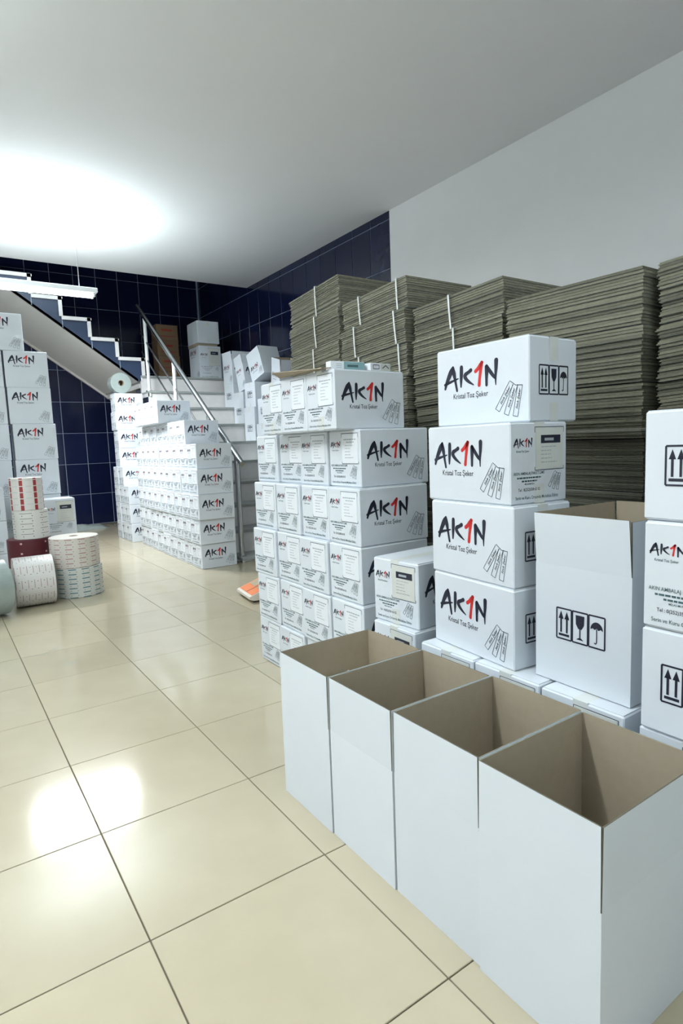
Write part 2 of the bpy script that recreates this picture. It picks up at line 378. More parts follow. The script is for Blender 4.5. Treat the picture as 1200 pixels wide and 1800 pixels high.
def me_icons(D, H):
    key = ('icons', D, H)
    if key not in _PM:
        mb = MB(); wd, ht = 0.18, 0.103; x0 = (D-wd)/2; y0 = (0.325*H if H < 0.35 else 0.155)
        fwd = wd/3
        for i in range(3):
            a = x0+i*fwd+0.002; b = x0+(i+1)*fwd-0.002
            line(mb, [(a, y0), (b, y0), (b, y0+ht), (a, y0+ht), (a, y0)], 0.0026, INK)
            cx_ = (a+b)/2
            if i == 0:
                for s_ in (-0.011, 0.011):
                    line(mb, [(cx_+s_, y0+.022), (cx_+s_, y0+.075)], 0.0034, INK)
                    mb.poly([(cx_+s_-.0095, y0+.068, 0), (cx_+s_+.0095, y0+.068, 0), (cx_+s_, y0+.095, 0)], INK)
                mb.poly([(a+.008, y0+.010, 0), (b-.008, y0+.010, 0), (b-.008, y0+.018, 0), (a+.008, y0+.018, 0)], INK)
            elif i == 1:
                mb.poly([(cx_-.016, y0+.092, 0), (cx_-.015, y0+.062, 0), (cx_-.006, y0+.047, 0), (cx_+.006, y0+.047, 0), (cx_+.015, y0+.062, 0), (cx_+.016, y0+.092, 0)], INK)
                line(mb, [(cx_, y0+.047), (cx_, y0+.016)], 0.0022, INK)
                mb.poly([(cx_-.014, y0+.011, 0), (cx_+.014, y0+.011, 0), (cx_+.004, y0+.018, 0), (cx_-.004, y0+.018, 0)], INK)
            else:
                pts = [(cx_+.022*math.cos(t), y0+.058+.026*math.sin(t), 0) for t in [math.pi*j/12 for j in range(13)]]
                pts += [(cx_-.014, y0+.063, 0), (cx_-.007, y0+.058, 0), (cx_, y0+.064, 0), (cx_+.007, y0+.058, 0), (cx_+.014, y0+.063, 0)]
                mb.poly(pts[::-1][::-1], INK)
                line(mb, [(cx_, y0+.062), (cx_, y0+.018), (cx_-.004, y0+.013), (cx_-.009, y0+.016)], 0.0017, INK)
        _PM[key] = mb.mesh('handling_symbols')
    return _PM[key]
EPS = 0.0009
def face_tf(face, W, D):
    if face == '-y': return (-W/2, -D/2-EPS, 0), (math.pi/2, 0, 0)
    if face == '+y': return (W/2, D/2+EPS, 0), (math.pi/2, 0, math.pi)
    if face == '-x': return (-W/2-EPS, D/2, 0), (math.pi/2, 0, -math.pi/2)
    if face == '+x': return (W/2+EPS, -D/2, 0), (math.pi/2, 0, math.pi/2)
def add_prints(root, W, D, H, prints):
    for face, what in prints.items():
        loc, rot = face_tf(face, W, D); fwid = W if face[1] == 'y' else D
        if what == 'logo':
            for nm, me in me_logo(fwid, H): obj(nm, me, root, loc, rot)
        elif what.startswith('label'):
            k = what.split(':')[1] if ':' in what else 'plain'
            a, b, c = me_label(fwid, H, k); [obj(n_, m_, root, loc, rot) for n_, m_ in a]
            if b:
                st = obj('label_sticker', b, root, loc, rot); obj('sticker_lines', c, st)
        elif what == 'icons':
            obj('handling_symbols', me_icons(fwid, H), root, loc, rot)
_CM = {}
def carton_meshes(W, D, H):
    key = (W, D, H)
    if key not in _CM:
        b = MB(); b.cbox((-W/2, -D/2, 0.0025), (W/2, D/2, H-0.0035), 0.004, WHITE)
        f3 = MB(); f3.box((-W/2+.006, -D/2+.006, 0), (W/2-.006, D/2-.006, .0026), WHITE)
        f1 = MB(); f1.box((-W/2+.005, -D/2+.005, H-.0034), (W/2-.005, -.0015, H-.0004), WHITE)
        f2 = MB(); f2.box((-W/2+.005, .0015, H-.0034), (W/2-.005, D/2-.005, H-.0004), WHITE)
        t = MB(); hw = 0.026; e = 0.0006
        def strip(mb_, prof):
            n_ = len(prof); V = [(x_, -hw, z_) for x_, z_ in prof] + [(x_, hw, z_) for x_, z_ in prof]
            mb_.add(V, [(i, i+1, n_+i+1, n_+i) for i in range(n_-1)], TAPE)
        t2 = MB()
        strip(t, [(-W/2-e, H-.085), (-W/2-e, H), (W/2+e, H), (W/2+e, H-.085)]); strip(t2, [(-W/2-e, .07), (-W/2-e, .0015), (W/2+e, .0015), (W/2+e, .07)])
        _CM[key] = (b.mesh('carton'), f1.mesh('top_flap'), f2.mesh('top_flap'), t.mesh('tape'), t2.mesh('bottom_tape'), f3.mesh('bottom_flap'))
    return _CM[key]
def carton(W, D, H, x, y, z, rz, prints, label, group=None, tape=True, cat='box', name='carton'):
    b, f1, f2, t, t2, f3 = carton_meshes(W, D, H)
    o = obj(name, b, None, (x, y, z), (0, 0, rz)); tag(o, label, cat, group)
    obj('top_flap', f1, o); obj('top_flap', f2, o); obj('bottom_flap', f3, o)
    if tape: obj('tape', t, o); obj('bottom_tape', t2, o)
    add_prints(o, W, D, H, prints)
    return o
def corner(x, y, W, D, th):
    # centre of a box whose corner with least local x, y stands at x, y
    c, s_ = math.cos(th), math.sin(th)
    return x + c*W/2 - s_*D/2, y + s_*W/2 + c*D/2
W0, D0, H0 = 0.45, 0.29, 0.2985
ORD = ['first', 'second', 'third', 'fourth', 'fifth', 'sixth', 'seventh', 'eighth', 'ninth', 'tenth', 'eleventh']
R = math.radians

# ------------------------------------------------------------------ middle stack
rows = [(1.735, 2.385, 0.0, 4), (1.731, 2.378, 0.0, 4), (1.742, 2.398, 0.0, 4), (1.748, 2.405, -1.0, 4), (1.79, 2.44, -1.0, 4), (1.68, 2.488, 0.5, 3)]
for r, (x, y, th, n) in enumerate(rows):
    for j in range(n):
        dx = 0 if j == 0 else random.uniform(-0.012, 0.012)
        if r == 4: dx = [0, -0.012, 0.012, -0.006][j]
        Dr = D0 if r < 5 else 0.264; yy = y + j*(0.2985 if r < 5 else 0.2685); xx = x - math.sin(R(th))*(yy-y) + dx
        a = R(th + (0 if j == 0 else random.uniform(-0.7, 0.7)))
        px, py = corner(xx, yy, W0, Dr, a)
        pr = {'-x': 'label:plain'}
        if j == 0: pr['-y'] = 'logo'
        where = 'topmost row' if r == 5 else ORD[r]+' row from the floor'
        lab = 'white printed carton, tall middle stack, %s, %s' % (where, ['nearest corner', 'second from the near corner', 'third from the near corner', 'far end'][j])
        carton(W0, Dr, H0, px, py, r*H0, a, pr, lab, 'cartons in the tall middle stack', tape=(r == 5 and j != 1))
# raised flap and small packets on the top row
fl2 = MB(); fl2.prism([(-.03, 0.0, 0.003), (0.03, 0.0, 0.003), (0.03, 0.50, 0.004), (-.03, 0.48, 0.035)], (0, 0, 0.004), KRAFT)
o = obj('loose_card_flap', fl2, None, (1.665, 2.53, 6*H0+0.002), (0, R(-6), R(2))); tag(o, 'loose brown card flap sticking up on the top row of cartons', 'card flap')
def packet(x, y, rz, L_, Wd, h, M2, label, deco):
    mb = MB(); mb.cbox((-L_/2, -Wd/2, 0), (L_/2, Wd/2, h), 0.002, PAPER); o = obj('paper_packet', mb, None, (x, y, 6*H0), (0, 0, rz)); tag(o, label, 'packet', 'small packets on the top carton')
    if deco == 'teal':
        mb = MB(); mb.box((0, 0, 0.003), (L_*0.62, h*0.95, 0.0036), TEALP); line(mb, [(0.02, h*.5), (L_*.42, h*.5)], 0.006, GREENINK, 0.0042); obj('printed_panel', mb, o, (-L_*0.12, -Wd/2, 0), (math.pi/2, 0, 0))
        mb = MB()
        for v in (.7, .5, .3): line(mb, [(-L_*.34, h*v), (-L_*.18, h*v)], 0.0012, GREYINK, 0.0006)
        obj('printed_lines', mb, o, (0, -Wd/2, 0), (math.pi/2, 0, 0))
    else:
        mb = MB(); line(mb, [(-.05, h*.25), (-.01, h*.25), (-.01, h*.75), (-.05, h*.75), (-.05, h*.25)], 0.0016, INK, 0.0006); obj('printed_frame', mb, o, (0, -Wd/2, 0), (math.pi/2, 0, 0))
        mb = MB(); mb.box((0, 0.003, 0.0003), (L_*.5, h*.95, 0.0008), CREAMP); line(mb, [(.012, h*.35), (.035, h*.75), (.058, h*.35)], 0.0022, INK, 0.0013); obj('printed_chevron', mb, o, (0, -Wd/2, 0), (math.pi/2, 0, 0))
    return o
packet(1.80, 2.56, R(-4), 0.20, 0.05, 0.045, TEALP, 'small flat packet with teal print on the top carton', 'teal')
packet(1.985, 2.535, R(3), 0.135, 0.06, 0.040, CREAMP, 'small white packet with a printed chevron on the top carton', 'chev')

# ------------------------------------------------------------------ block of cartons by the stairs
def row_label(what, r, j, n):
    return 'white printed carton in the block beside the stairs, %s layer, %s from its front' % (ORD[r], ORD[j])
blk = [(2.559, 6.740, 9), (2.549, 6.714, 9), (2.535, 6.670, 9), (2.545, 6.690, 9), (2.572, 6.747, 9), (2.622, 7.217, 7), (2.52, 7.90, 4)]
for r, (x, y, n) in enumerate(blk):
    for j in range(n):
        dx = j*0.008 + (0 if j == 0 else random.uniform(-0.010, 0.010)); a = R(0.5 if j == 0 else random.uniform(-0.8, 0.8))
        px, py = corner(x+dx, y+j*0.2985, W0, D0, a)
        pr = {'-x': 'label:plain'}
        if j == 0: pr['-y'] = 'logo'
        carton(W0, D0, H0, px, py, r*H0, a, pr, row_label('', r, j, n), 'cartons in the block beside the stairs', tape=False)
# taller block behind it
for r in range(8):
    y0 = [9.62, 9.62, 9.62, 9.90, 10.18, 10.18, 10.19, 10.20][r]; n = [3, 3, 3, 2, 1, 1, 1, 1][r]; x0 = 2.57 if r > 3 else 2.535
    for j in range(n):
        a = R(random.uniform(-0.6, 0.6)); px, py = corner(x0 + random.uniform(-0.008, 0.008), y0 + j*0.2985, W0, D0, a)
        pr = {'-x': 'label:plain'}
        if j == 0: pr['-y'] = 'logo'
        carton(W0, D0, H0, px, py, r*H0, a, pr, 'white printed carton in the column under the stair soffit, %s layer, %s from its front' % (ORD[r], ORD[j]), 'cartons in the column under the stair soffit', tape=False)
# ------------------------------------------------------------------ columns of bigger cartons by the reels
WG, DG, HG = 0.455, 0.35, 0.42
def pallet(x, y, wx, wy, label):
    t = empty('pallet', (x, y, 0)); tag(t, label, 'pallet')
    for k in range(5):
        mb = MB(); c = -wy/2 + (k+.5)*wy/5; mb.box((-wx/2, c-.045, .095), (wx/2, c+.045, .118), WOOD); obj('slat', mb, t)
    for k in (-1, 0, 1):
        mb = MB(); mb.box((k*(wx/2-.05)-.045, -wy/2, 0), (k*(wx/2-.05)+.045, wy/2, .095), WOOD); obj('runner', mb, t)
pallet(0.78, 8.16, 1.05, 0.50, 'wooden pallet under the columns of tall cartons behind the reels')
for r in range(7):
    z = 0.118 + r*HG
    if r < 6:
        carton(WG, DG, HG, 1.055 + random.uniform(-.008, .008) - (0.012 if r > 3 else 0), 8.10+random.uniform(-.01, .01), z, R(-1.5), {'-y': 'logo'}, 'tall white carton in the column against the blue wall, %s layer' % ORD[r], 'tall cartons behind the reels')
    if r < 6:
        carton(WG, DG, HG, 0.56 + random.uniform(-.01, .01), 8.12, z, R(-0.5), {'-y': 'logo'}, 'tall white carton in the column at the picture edge, %s layer' % ORD[r], 'tall cartons behind the reels')
carton(WG, DG, HG, 0.80, 8.11, 0.118+6*HG, 0, {'-y': 'logo'}, 'tall white carton topmost across the two columns behind the reels', 'tall cartons behind the reels')
for r in range(2):
    carton(0.35, 0.30, 0.46, 1.175, 7.66, r*0.462+0.0, R(1), {'-y': 'label:bar'}, 'white carton with a grey label beside the printed reels, %s' % ['lower one', 'upper one'][r], 'labelled cartons behind the reels')
for r in range(3):
    carton(0.35, 0.30, 0.36, 0.46, 7.62, r*0.362, R(0), {'-y': 'label:none'}, 'white carton with address print behind the red reel, %s layer' % ORD[r], 'labelled cartons behind the reels')

# ------------------------------------------------------------------ open cartons
def panel_mesh(name, L_, h, t=0.004, taper=0.0):
    # upright panel in the local XZ plane, outer face (-y) white, inner face (+y) brown, hinge at z = 0
    mb = MB(); V = [(-L_/2, -t/2, 0), (L_/2, -t/2, 0), (L_/2-taper, -t/2, h), (-L_/2+taper, -t/2, h)]; Q = [(a, t/2, c) for a, b, c in V]
    mb.add(V+Q, [(0, 1, 2, 3)], WHITE); mb.add(V+Q, [(7, 6, 5, 4)], KRAFT); mb.add(V+Q, [(0, 4, 5, 1), (1, 5, 6, 2), (2, 6, 7, 3), (3, 7, 4, 0)], EDGE)
    return mb.mesh(name)
def open_carton(W, D, H, x, y, z, rz, prints, label, flap, tilts, group=None, taper=0.003):
    # body with four walls and a floor, four flaps; tilts = outward lean in degrees of the (-y, +x, +y, -x) flaps
    t = 0.004; mb = MB()
    o = [(-W/2, -D/2), (W/2, -D/2), (W/2, D/2), (-W/2, D/2)]; i_ = [(-W/2+t, -D/2+t), (W/2-t, -D/2+t), (W/2-t, D/2-t), (-W/2+t, D/2-t)]
    V = [(a, b, 0) for a, b in o] + [(a, b, H) for a, b in o] + [(a, b, t) for a, b in i_] + [(a, b, H) for a, b in i_]
    mb.add(V, [(k, (k+1) % 4, 4+(k+1) % 4, 4+k) for k in range(4)] + [(3, 2, 1, 0)], WHITE)
    mb.add(V, [(8+(k+1) % 4, 8+k, 12+k, 12+(k+1) % 4) for k in range(4)] + [(8, 9, 10, 11)], KRAFT)
    mb.add(V, [(4+k, 4+(k+1) % 4, 12+(k+1) % 4, 12+k) for k in range(4)], EDGE)
    r = obj('open_carton', mb, None, (x, y, z), (0, 0, rz)); tag(r, label, 'box', group)
    for k, tl in enumerate(tilts):
        if tl is None: continue
        L_ = W if k % 2 == 0 else D; me = panel_mesh('flap', L_-0.004, flap if not isinstance(flap, (tuple, list)) else flap[k], t, taper)
        ang = [0, math.pi/2, math.pi, -math.pi/2][k]; off = [(0, -D/2+t/2), (W/2-t/2, 0), (0, D/2-t/2), (-W/2+t/2, 0)][k]
        f = obj('flap', me, r, (off[0], off[1], H), (R(tl), 0, ang))
        f.rotation_mode = 'XYZ'
    add_prints(r, W, D, H, prints)
    return r
for k, (y, lab) in enumerate(((1.9115, 'open empty white carton with brown inside, farthest of the floor row'), (1.557, 'open empty white carton, second of the floor row'), (1.2025, 'open white carton, third of the floor row'), (0.848, 'open white carton, last of the floor row towards the camera'))):
    open_carton(0.45, 0.349, 0.40, 1.315 + [0, .004, .008, .0][k], y, 0.0, 0, {}, lab, 0.195, [0.3, -0.5, -0.6, -0.5], 'open cartons on the floor', 0.002)
# the first one holds a brown inner box with paper sticks on it
mb = MB(); mb.cbox((-.215, -.165, 0), (.215, .165, .43), .004, KRAFT); o = obj('inner_box', mb, None, (1.315, 1.9115, 0.005)); tag(o, 'plain brown inner box inside the farthest open carton', 'box')
for k, (x, y, a) in enumerate(((1.29, 2.03, 0.5), (1.34, 2.045, 0.2), (1.39, 2.05, 0.35), (1.25, 2.0, 1.2), (1.31, 1.98, 2.2))):
    mb = MB(); mb.cbox((-.028, -.010, 0), (.028, .010, .008), .002, PAPER); o = obj('sugar_stick', mb, None, (x, y, 0.4355), (0, 0, a))
    tag(o, 'small white paper sugar stick lying inside the farthest open carton', 'sugar stick', 'paper sugar sticks in the open carton')

# ------------------------------------------------------------------ stacks against the cardboard piles
HR = 0.295
base = [(1.665, 1.915), (1.615, 1.53), (1.615, 1.232), (1.61, 0.93), (1.60, 0.59)]
for k, (x, y) in enumerate(base):
    for r in range(2):
        px, py = corner(x, y, W0, D0, 0)
        carton(W0, D0, HR, px, py, r*HR, 0, {'-x': 'label:bar'}, 'white carton in the low base row, %s layer, %s from the far end' % (['lower', 'upper'][r], ORD[k]), 'cartons in the base row')
px, py = corner(1.700, 1.925, W0, D0, R(4))
carton(W0, D0, 0.298, px, py, 2*HR, R(4), {'-x': 'label:bar', '-y': 'logo'}, 'single white carton with a cream label on the base row between two stacks', 'cartons on the base row')
def colbox(x, y, th, z, h, prot, prints, label):
    # box with its long side along the far direction: corner nearest the camera at x, y
    px, py = corner(x, y, D0, W0, R(th)); 
    return carton(W0, D0, h, px, py, z, R(th)+prot, prints, label, 'cartons in the column of four')
colbox(1.640, 1.357, -5.5, 2*HR, HR, -math.pi/2, {'-y': 'logo', '+x': 'icons'}, 'lowest white carton in the column of four beside the open carton')
colbox(1.650, 1.365, -4.5, 3*HR, 0.2935, -math.pi/2, {'-y': 'logo', '+x': 'icons'}, 'second white carton up in the column of four')
colbox(1.665, 1.390, -4.0, 3*HR+.2935, 0.2935, math.pi/2, {'+y': 'logo', '-x': 'label:bar'}, 'third white carton up in the column of four, with cream address label')
colbox(1.775, 1.395, 2.0, 3*HR+.587, 0.307, -math.pi/2, {'-y': 'logo', '+x': 'icons'}, 'topmost white carton in the column of four, shifted back')
# tall open carton with raised flaps
px, py = corner(1.672, 0.948, 0.46, 0.348, R(-1.5))
open_carton(0.46, 0.348, 0.40, px, py, 2*HR+0.003, R(-1.5)+math.pi, {'+x': 'icons'}, 'big white open carton with raised flaps beside the column of four', [0.17, 0.172, 0.165, 0.172], [2, 4.5, -1.5, 1], None, 0.002)
# stack at the edge of the picture
for r, (x, y, pr) in enumerate(((1.592, 0.582, 'icons'), (1.592, 0.580, 'label:none'), (1.600, 0.588, 'icons'))):
    px, py = corner(x, y, W0, D0, 0)
    carton(W0, D0, 0.294, px, py, 2*HR + r*0.296, math.pi if pr == 'icons' else 0, {('+x' if pr == 'icons' else '-x'): pr}, 'white carton in the stack at the picture edge, %s from its top' % ORD[2-r], 'cartons in the edge stack')

# ------------------------------------------------------------------ piles of flattened cartons
def sheet_mesh(Lx, Ly, M=EDGE, ST=SHEETWHITE):
    mb = MB(); mb.box((0, 0, 0.0004), (Lx, Ly, 0.0056), M, ST); mb.box((0.004, 0.003, 0.0066), (Lx, Ly-0.004, 0.0120), M, ST); return mb.mesh('flat_carton')
ST = 0.0133
SHM = [sheet_mesh(0.56, 0.685), sheet_mesh(0.55, 0.69), sheet_mesh(0.57, 0.68)]
SHW = [sheet_mesh(0.25, 0.60, SHEETWHITE)]
def pile(pname, x, y0, z_top, tilt, bn, meshes, straps, shift=None, group='tied bundles of flattened cartons', Ly=0.69, Lx=0.56, jit=0.006):
    z = 0.03; k = 0
    while z < z_top:
        n = bn + random.choice((-1, 0, 0, 1)); sx, sy = shift(z) if shift else (0, 0)
        bx = x + random.uniform(-.012, .012) + sx; by = y0 + random.uniform(-.005, .005) + sy
        b = empty('cardboard_bundle', (bx, by, z)); b.rotation_euler = (tilt, 0, R(random.uniform(-.4, .4)))
        tag(b, 'tied flattened cartons, %s, %s bundle up' % (pname, ORD[k] if k < 11 else ['twelfth', 'thirteenth', 'fourteenth', 'fifteenth', 'sixteenth'][k-11]), 'cardboard bundle', group)
        for i in range(n):
            s_ = obj('flat_carton', random.choice(meshes), b, (random.uniform(-jit, jit), random.uniform(-.5, .5)*jit, i*ST), (0, 0, R(random.uniform(-.15, .15))))
        for fy in straps:
            yy = Ly*fy + random.uniform(-.03, .03); h = n*ST; mb = MB(); wv = 0.006; lean = random.uniform(-.012, .012)
            pts = [(-.014, yy, -.001), (-.016, yy+lean*.5, h*.5), (-.014, yy+lean, h+.0005), (Lx+.012, yy+lean, h+.0005), (Lx+.012, yy, -.001)]
            for a, c in zip(pts, pts[1:]):
                mb.prism([(a[0], a[1]-wv, a[2]), (a[0], a[1]+wv, a[2]), (c[0], c[1]+wv, c[2]), (c[0], c[1]-wv, c[2])], ((-.0015, 0, 0) if abs(a[2]-c[2]) > .01 else (0, 0, .0012)), STRAP)
            obj('strap', mb, b)
        z += n*ST + 0.004; k += 1
pile('far end pile', 2.45, 3.535, 2.45, -0.075, 16, SHM, (0.45,))
pile('pile behind the middle stack', 2.45, 2.82, 2.38, -0.055, 15, SHM, (0.72, 0.12))
pile('pile behind the top packets', 2.47, 2.095, 2.20, -0.045, 15, SHM, (0.5,))
def low_shift(z): return (0.06, 0.02) if z < 1.28 else (0.0, 0.0)
pile('pile behind the column of four', 2.42, 1.345, 2.05, 0.012, 17, SHM, (), low_shift)
pile('pile behind the edge stack', 2.47, 0.62, 2.05, -0.05, 17, SHM, ())
pile('narrow pile of white sheets', 2.17, 0.44, 2.05, -0.03, 17, SHW, (), None, 'bundles of white sheets', 0.60, 0.25)

# ------------------------------------------------------------------ staircase
SX0, SX1, SY0, GO, RISE, Z1 = 3.13, 5.19, 6.8, 0.41, 0.296, 0.055
stair = empty('staircase', (0, 0, 0)); stair['kind'] = 'structure'; tag(stair, 'white marble staircase with grey treads turning along the blue wall', 'staircase')
for k in range(10):
    y = SY0 + k*GO; z = Z1 + k*RISE
    mb = MB(); mb.cbox((SX0-.03, y-.03, z-.035), (SX1, y+GO+.015 if k < 9 else y+GO, z), .004, TREADM); obj('tread', mb, stair)
    mb = MB(); mb.box((SX0, y, max(z-RISE, 0)), (SX1, y+.03, z-.035), MARBLE); obj('riser', mb, stair)
    mb = MB(); mb.box((SX0-.028, y-.02, z-.09), (SX0-.002, y+GO, z-.002), MARBLE); mb.box((SX0-.028, y-.005, max(z-RISE, 0.0)), (SX0-.002, y+.06, z-.002), MARBLE); obj('end_trim', mb, stair)
pts = [(SX0+.002, SY0+.03, 0)]
for k in range(10):
    y = SY0 + k*GO+.03; z = Z1 + k*RISE-.036; pts += [(SX0+.002, y, z), (SX0+.002, y+GO, z)]
pts += [(SX0+.002, SY0+10*GO+.03, 0)]
STAIRBLUE = mat('stair_side_blue', (0.020, 0.032, 0.085), 0.2, noise=0.2, nscale=4)
mb = MB(); mb.prism(pts[::-1], (0.05, 0, 0), STAIRBLUE); obj('stair_side', mb, stair)
LZ = Z1 + 9*RISE
mb = MB(); mb.box((SX0-.03, SY0+9*GO+.1, LZ-.2), (SX1, YB-.012, LZ-.037), PLASTER); mb.box((SX0-.03, SY0+9*GO+.43, LZ-.036), (SX1, YB-.012, LZ), TREADM); obj('landing', mb, stair)
# upper flight along the blue wall
UY0, UY1 = 10.5, YB-.012
n = 8; prof = []
for k in range(1, n+1):
    xa = 3.17-(k-1)*GO; z = LZ + k*RISE
    mb = MB(); mb.cbox((xa-GO-.0, UY0-.03, z-.035), (xa+.025, UY1, z), .004, MARBLE); obj('tread', mb, stair)
    mb = MB(); mb.box((xa-.03, UY0+.01, z-RISE), (xa, UY1, z-.035), MARBLE); obj('riser', mb, stair)
    mb = MB(); mb.box((xa-.045, UY0-.035, z-RISE-.005), (xa+.01, UY0-.012, z), MARBLE); mb.box((xa-GO-.01, UY0-.035, z-.055), (xa+.01, UY0-.012, z+.001), MARBLE); obj('sawtooth_trim', mb, stair)
    prof += [(xa-.031, z-RISE-.001), (xa-.031, z-.036)]
xe = 3.17-n*GO
sof = lambda x: 3.40-0.722*(x-1.97)
prof.append((xe, LZ+n*RISE-.036)); prof.append((xe, sof(xe))); prof.append((3.06, sof(3.06)))
mb = MB(); mb.prism([(x, UY0, z) for x, z in prof], (0, 0.03, 0), mat('stringer_blue', (0.030, 0.050, 0.10), 0.3, noise=0.2, nscale=3)); obj('stringer', mb, stair)
# pale joints on the stringer: thin recess strips
for k in range(n):
    x = 2.36 - (k-1)*TW
    if x < xe+.1: break
    zt = LZ + (int((3.17-x)/GO)+1)*RISE-.06; mb = MB(); mb.box((x-.005, UY0-.0015, sof(x)+.01), (x+.005, UY0+.001, zt), GROUT); obj('joint', mb, stair)
mb = MB(); mb.prism([(xe, UY0, sof(xe)), (3.06, UY0, sof(3.06)), (3.06, UY0, sof(3.06)+.05), (xe, UY0, sof(xe)+.05)], (0, UY1-UY0, 0), PLASTER); obj('soffit', mb, stair)
mb = MB(); mb.prism([(xe, UY1-.05, sof(xe)-.05), (3.3, UY1-.05, sof(3.3)-.05), (3.3, UY1-.05, sof(3.3)+.01), (xe, UY1-.05, sof(xe)+.01)], (0, .05, 0), MARBLE); obj('soffit_trim', mb, stair)
# handrail
hr = empty('handrail', (0, 0, 0)); tag(hr, 'polished steel handrail with posts along the open side of the stairs', 'handrail')
RX = 3.16
def rl(z0, y): return z0 + (y-6.78)*0.697
mb = MB(); mb.tube((RX, 6.77, rl(1.235, 6.77)), (RX, 10.6, rl(1.235, 10.6)), 0.036, STEEL, 14); obj('top_rail', mb, hr)
for dz, r_ in ((0.42, .014), (0.72, .014)):
    mb = MB(); mb.tube((RX, 8.2, rl(1.25-dz, 8.2)), (RX, 10.5, rl(1.25-dz, 10.5)), r_, STEEL, 8); obj('lower_rail', mb, hr)
for k in (0, 2.5, 5.5, 8.6):
    y = 6.72 + k*GO; zb = Z1 + max(0, math.floor((y-SY0)/GO))*RISE if y > SY0 else Z1
    mb = MB(); mb.tube((RX, max(y, 6.92), zb), (RX, max(y, 6.92), rl(1.25, max(y, 6.92))-.02), 0.028 if k else 0.034, PAINTMET if k > 4 else STEEL, 12); ps = obj('post', mb, hr)
    mb = MB(); mb.tube((RX, max(y, 6.92), zb), (RX, max(y, 6.92), zb+.02), 0.055, STEEL, 12); obj('base_collar', mb, hr)
# ------------------------------------------------------------------ cartons on the stairs and the landing
SXB = 4.43
def tread_z(k): return Z1 + (k-1)*RISE
def tread_y(k): return SY0 + (k-1)*GO
def stair_carton(k, z, h, opened, label, prints={'+x': 'icons'}, dx=0.0, dy=0.0, rz=0.0, wx=0.45, wy=0.38, tilts=(8, 4, 2, 4), flap=0.17, lean=0.0):
    x = SXB + dx + wx/2; y = tread_y(k) + 0.005 + wy/2 + dy
    if opened:
        o_ = open_carton(wx, wy, h, x, y, z + abs(math.sin(R(lean)))*wy/2, math.pi+rz, prints, label, flap, list(tilts), 'cartons standing up the stairs'); o_.rotation_euler.x = R(lean); return o_
    return carton(wx, wy, h, x, y, z, math.pi+rz, prints, label, 'cartons standing up the stairs', tape=True)
LG = {'+y': 'label:none', '+x': 'logo'}
stair_carton(8, tread_z(8), 0.41, False, 'white carton on the eighth stair tread under an open carton')
stair_carton(8, tread_z(8)+.41, 0.38, True, 'white open carton stacked on the eighth stair tread', {'+x': 'logo', '+y': 'logo'})
stair_carton(7, tread_z(7), 0.53, False, 'tall narrow white carton on the seventh stair tread', dx=-.02)
stair_carton(7, tread_z(7)+.53, 0.42, True, 'white open carton stacked on the seventh stair tread', {'+x': 'logo', '+y': 'logo'}, dx=0.03, dy=-0.02, wy=0.27, rz=R(3), tilts=(0, 4, 4, 2), lean=13)
stair_carton(6, tread_z(6), 0.55, False, 'tall white carton on the sixth stair tread', dx=-.03)
stair_carton(6, tread_z(6)+.55, 0.40, False, 'middle white carton of three piled on the sixth stair tread', dx=0.0)
stair_carton(6, tread_z(6)+.95, 0.33, True, 'topmost white open carton piled on the sixth stair tread', {'+x': 'logo'}, dx=0.07, wx=0.38, rz=R(6), tilts=(2, 2, 2, 2), flap=0.14, lean=19, dy=-.17)
stair_carton(5, tread_z(5), 0.56, False, 'tall white carton on the fifth stair tread', dx=-.02)
stair_carton(5, tread_z(5)+.56, 0.40, False, 'middle white carton of three piled on the fifth stair tread', dx=0.02)
stair_carton(5, tread_z(5)+.96, 0.40, True, 'topmost white open carton piled on the fifth stair tread', {'+x': 'logo'}, dx=0.17, dy=-.15, wx=0.30, rz=R(-8), tilts=(0, 4, 4, 4), flap=0.16, lean=-14)
carton(0.50, 0.42, 0.60, 4.245+.21, 10.66+.25, LZ, math.pi/2, {'+y': 'logo', '-x': 'label:bar'}, 'big white labelled carton on the stair landing', 'cartons on the landing')
carton(0.50, 0.45, 0.50, 4.93, 11.05, LZ, math.pi/2, {}, 'big white carton on the landing against the tiled wall', 'cartons on the landing')
mb = MB(); mb.box((-.22, -.22, 0), (.18, .22, .05), KRAFT); o = obj('folded_card', mb, None, (4.45, 10.93, LZ+.60)); tag(o, 'folded brown card on the big landing carton', 'cardboard')
carton(0.50, 0.42, 0.40, 4.45, 10.93, LZ+.65, math.pi/2, {}, 'white carton on top of the folded card on the landing', 'cartons on the landing')
for r in range(4):
    mb = MB(); mb.cbox((-.22, -.16, 0), (.22, .16, .305), .004, BROWNBOX); o = obj('brown_carton', mb, None, (4.19+random.uniform(-.01, .01), 12.3, LZ+r*.307), (0, 0, R(random.uniform(-2, 2))))
    tag(o, 'brown carton with red print in the landing pile, %s from the bottom' % ORD[r], 'box', 'brown cartons on the landing')
    mb = MB(); line(mb, [(-.12, .2), (.10, .2)], .022, mat('faded_red', (0.42, 0.08, 0.05), .6)); line(mb, [(-.15, .08), (.15, .08)], .008, mat('faded_red', (0, 0, 0))); obj('red_print', mb, o, (0, -.1615, 0), (math.pi/2, 0, 0))
    mb = MB(); mb.box((-.225, -.165, .295), (.225, .165, .3055), mat('brown_tape', (.22, .15, .10), .4)); obj('tape', mb, o)

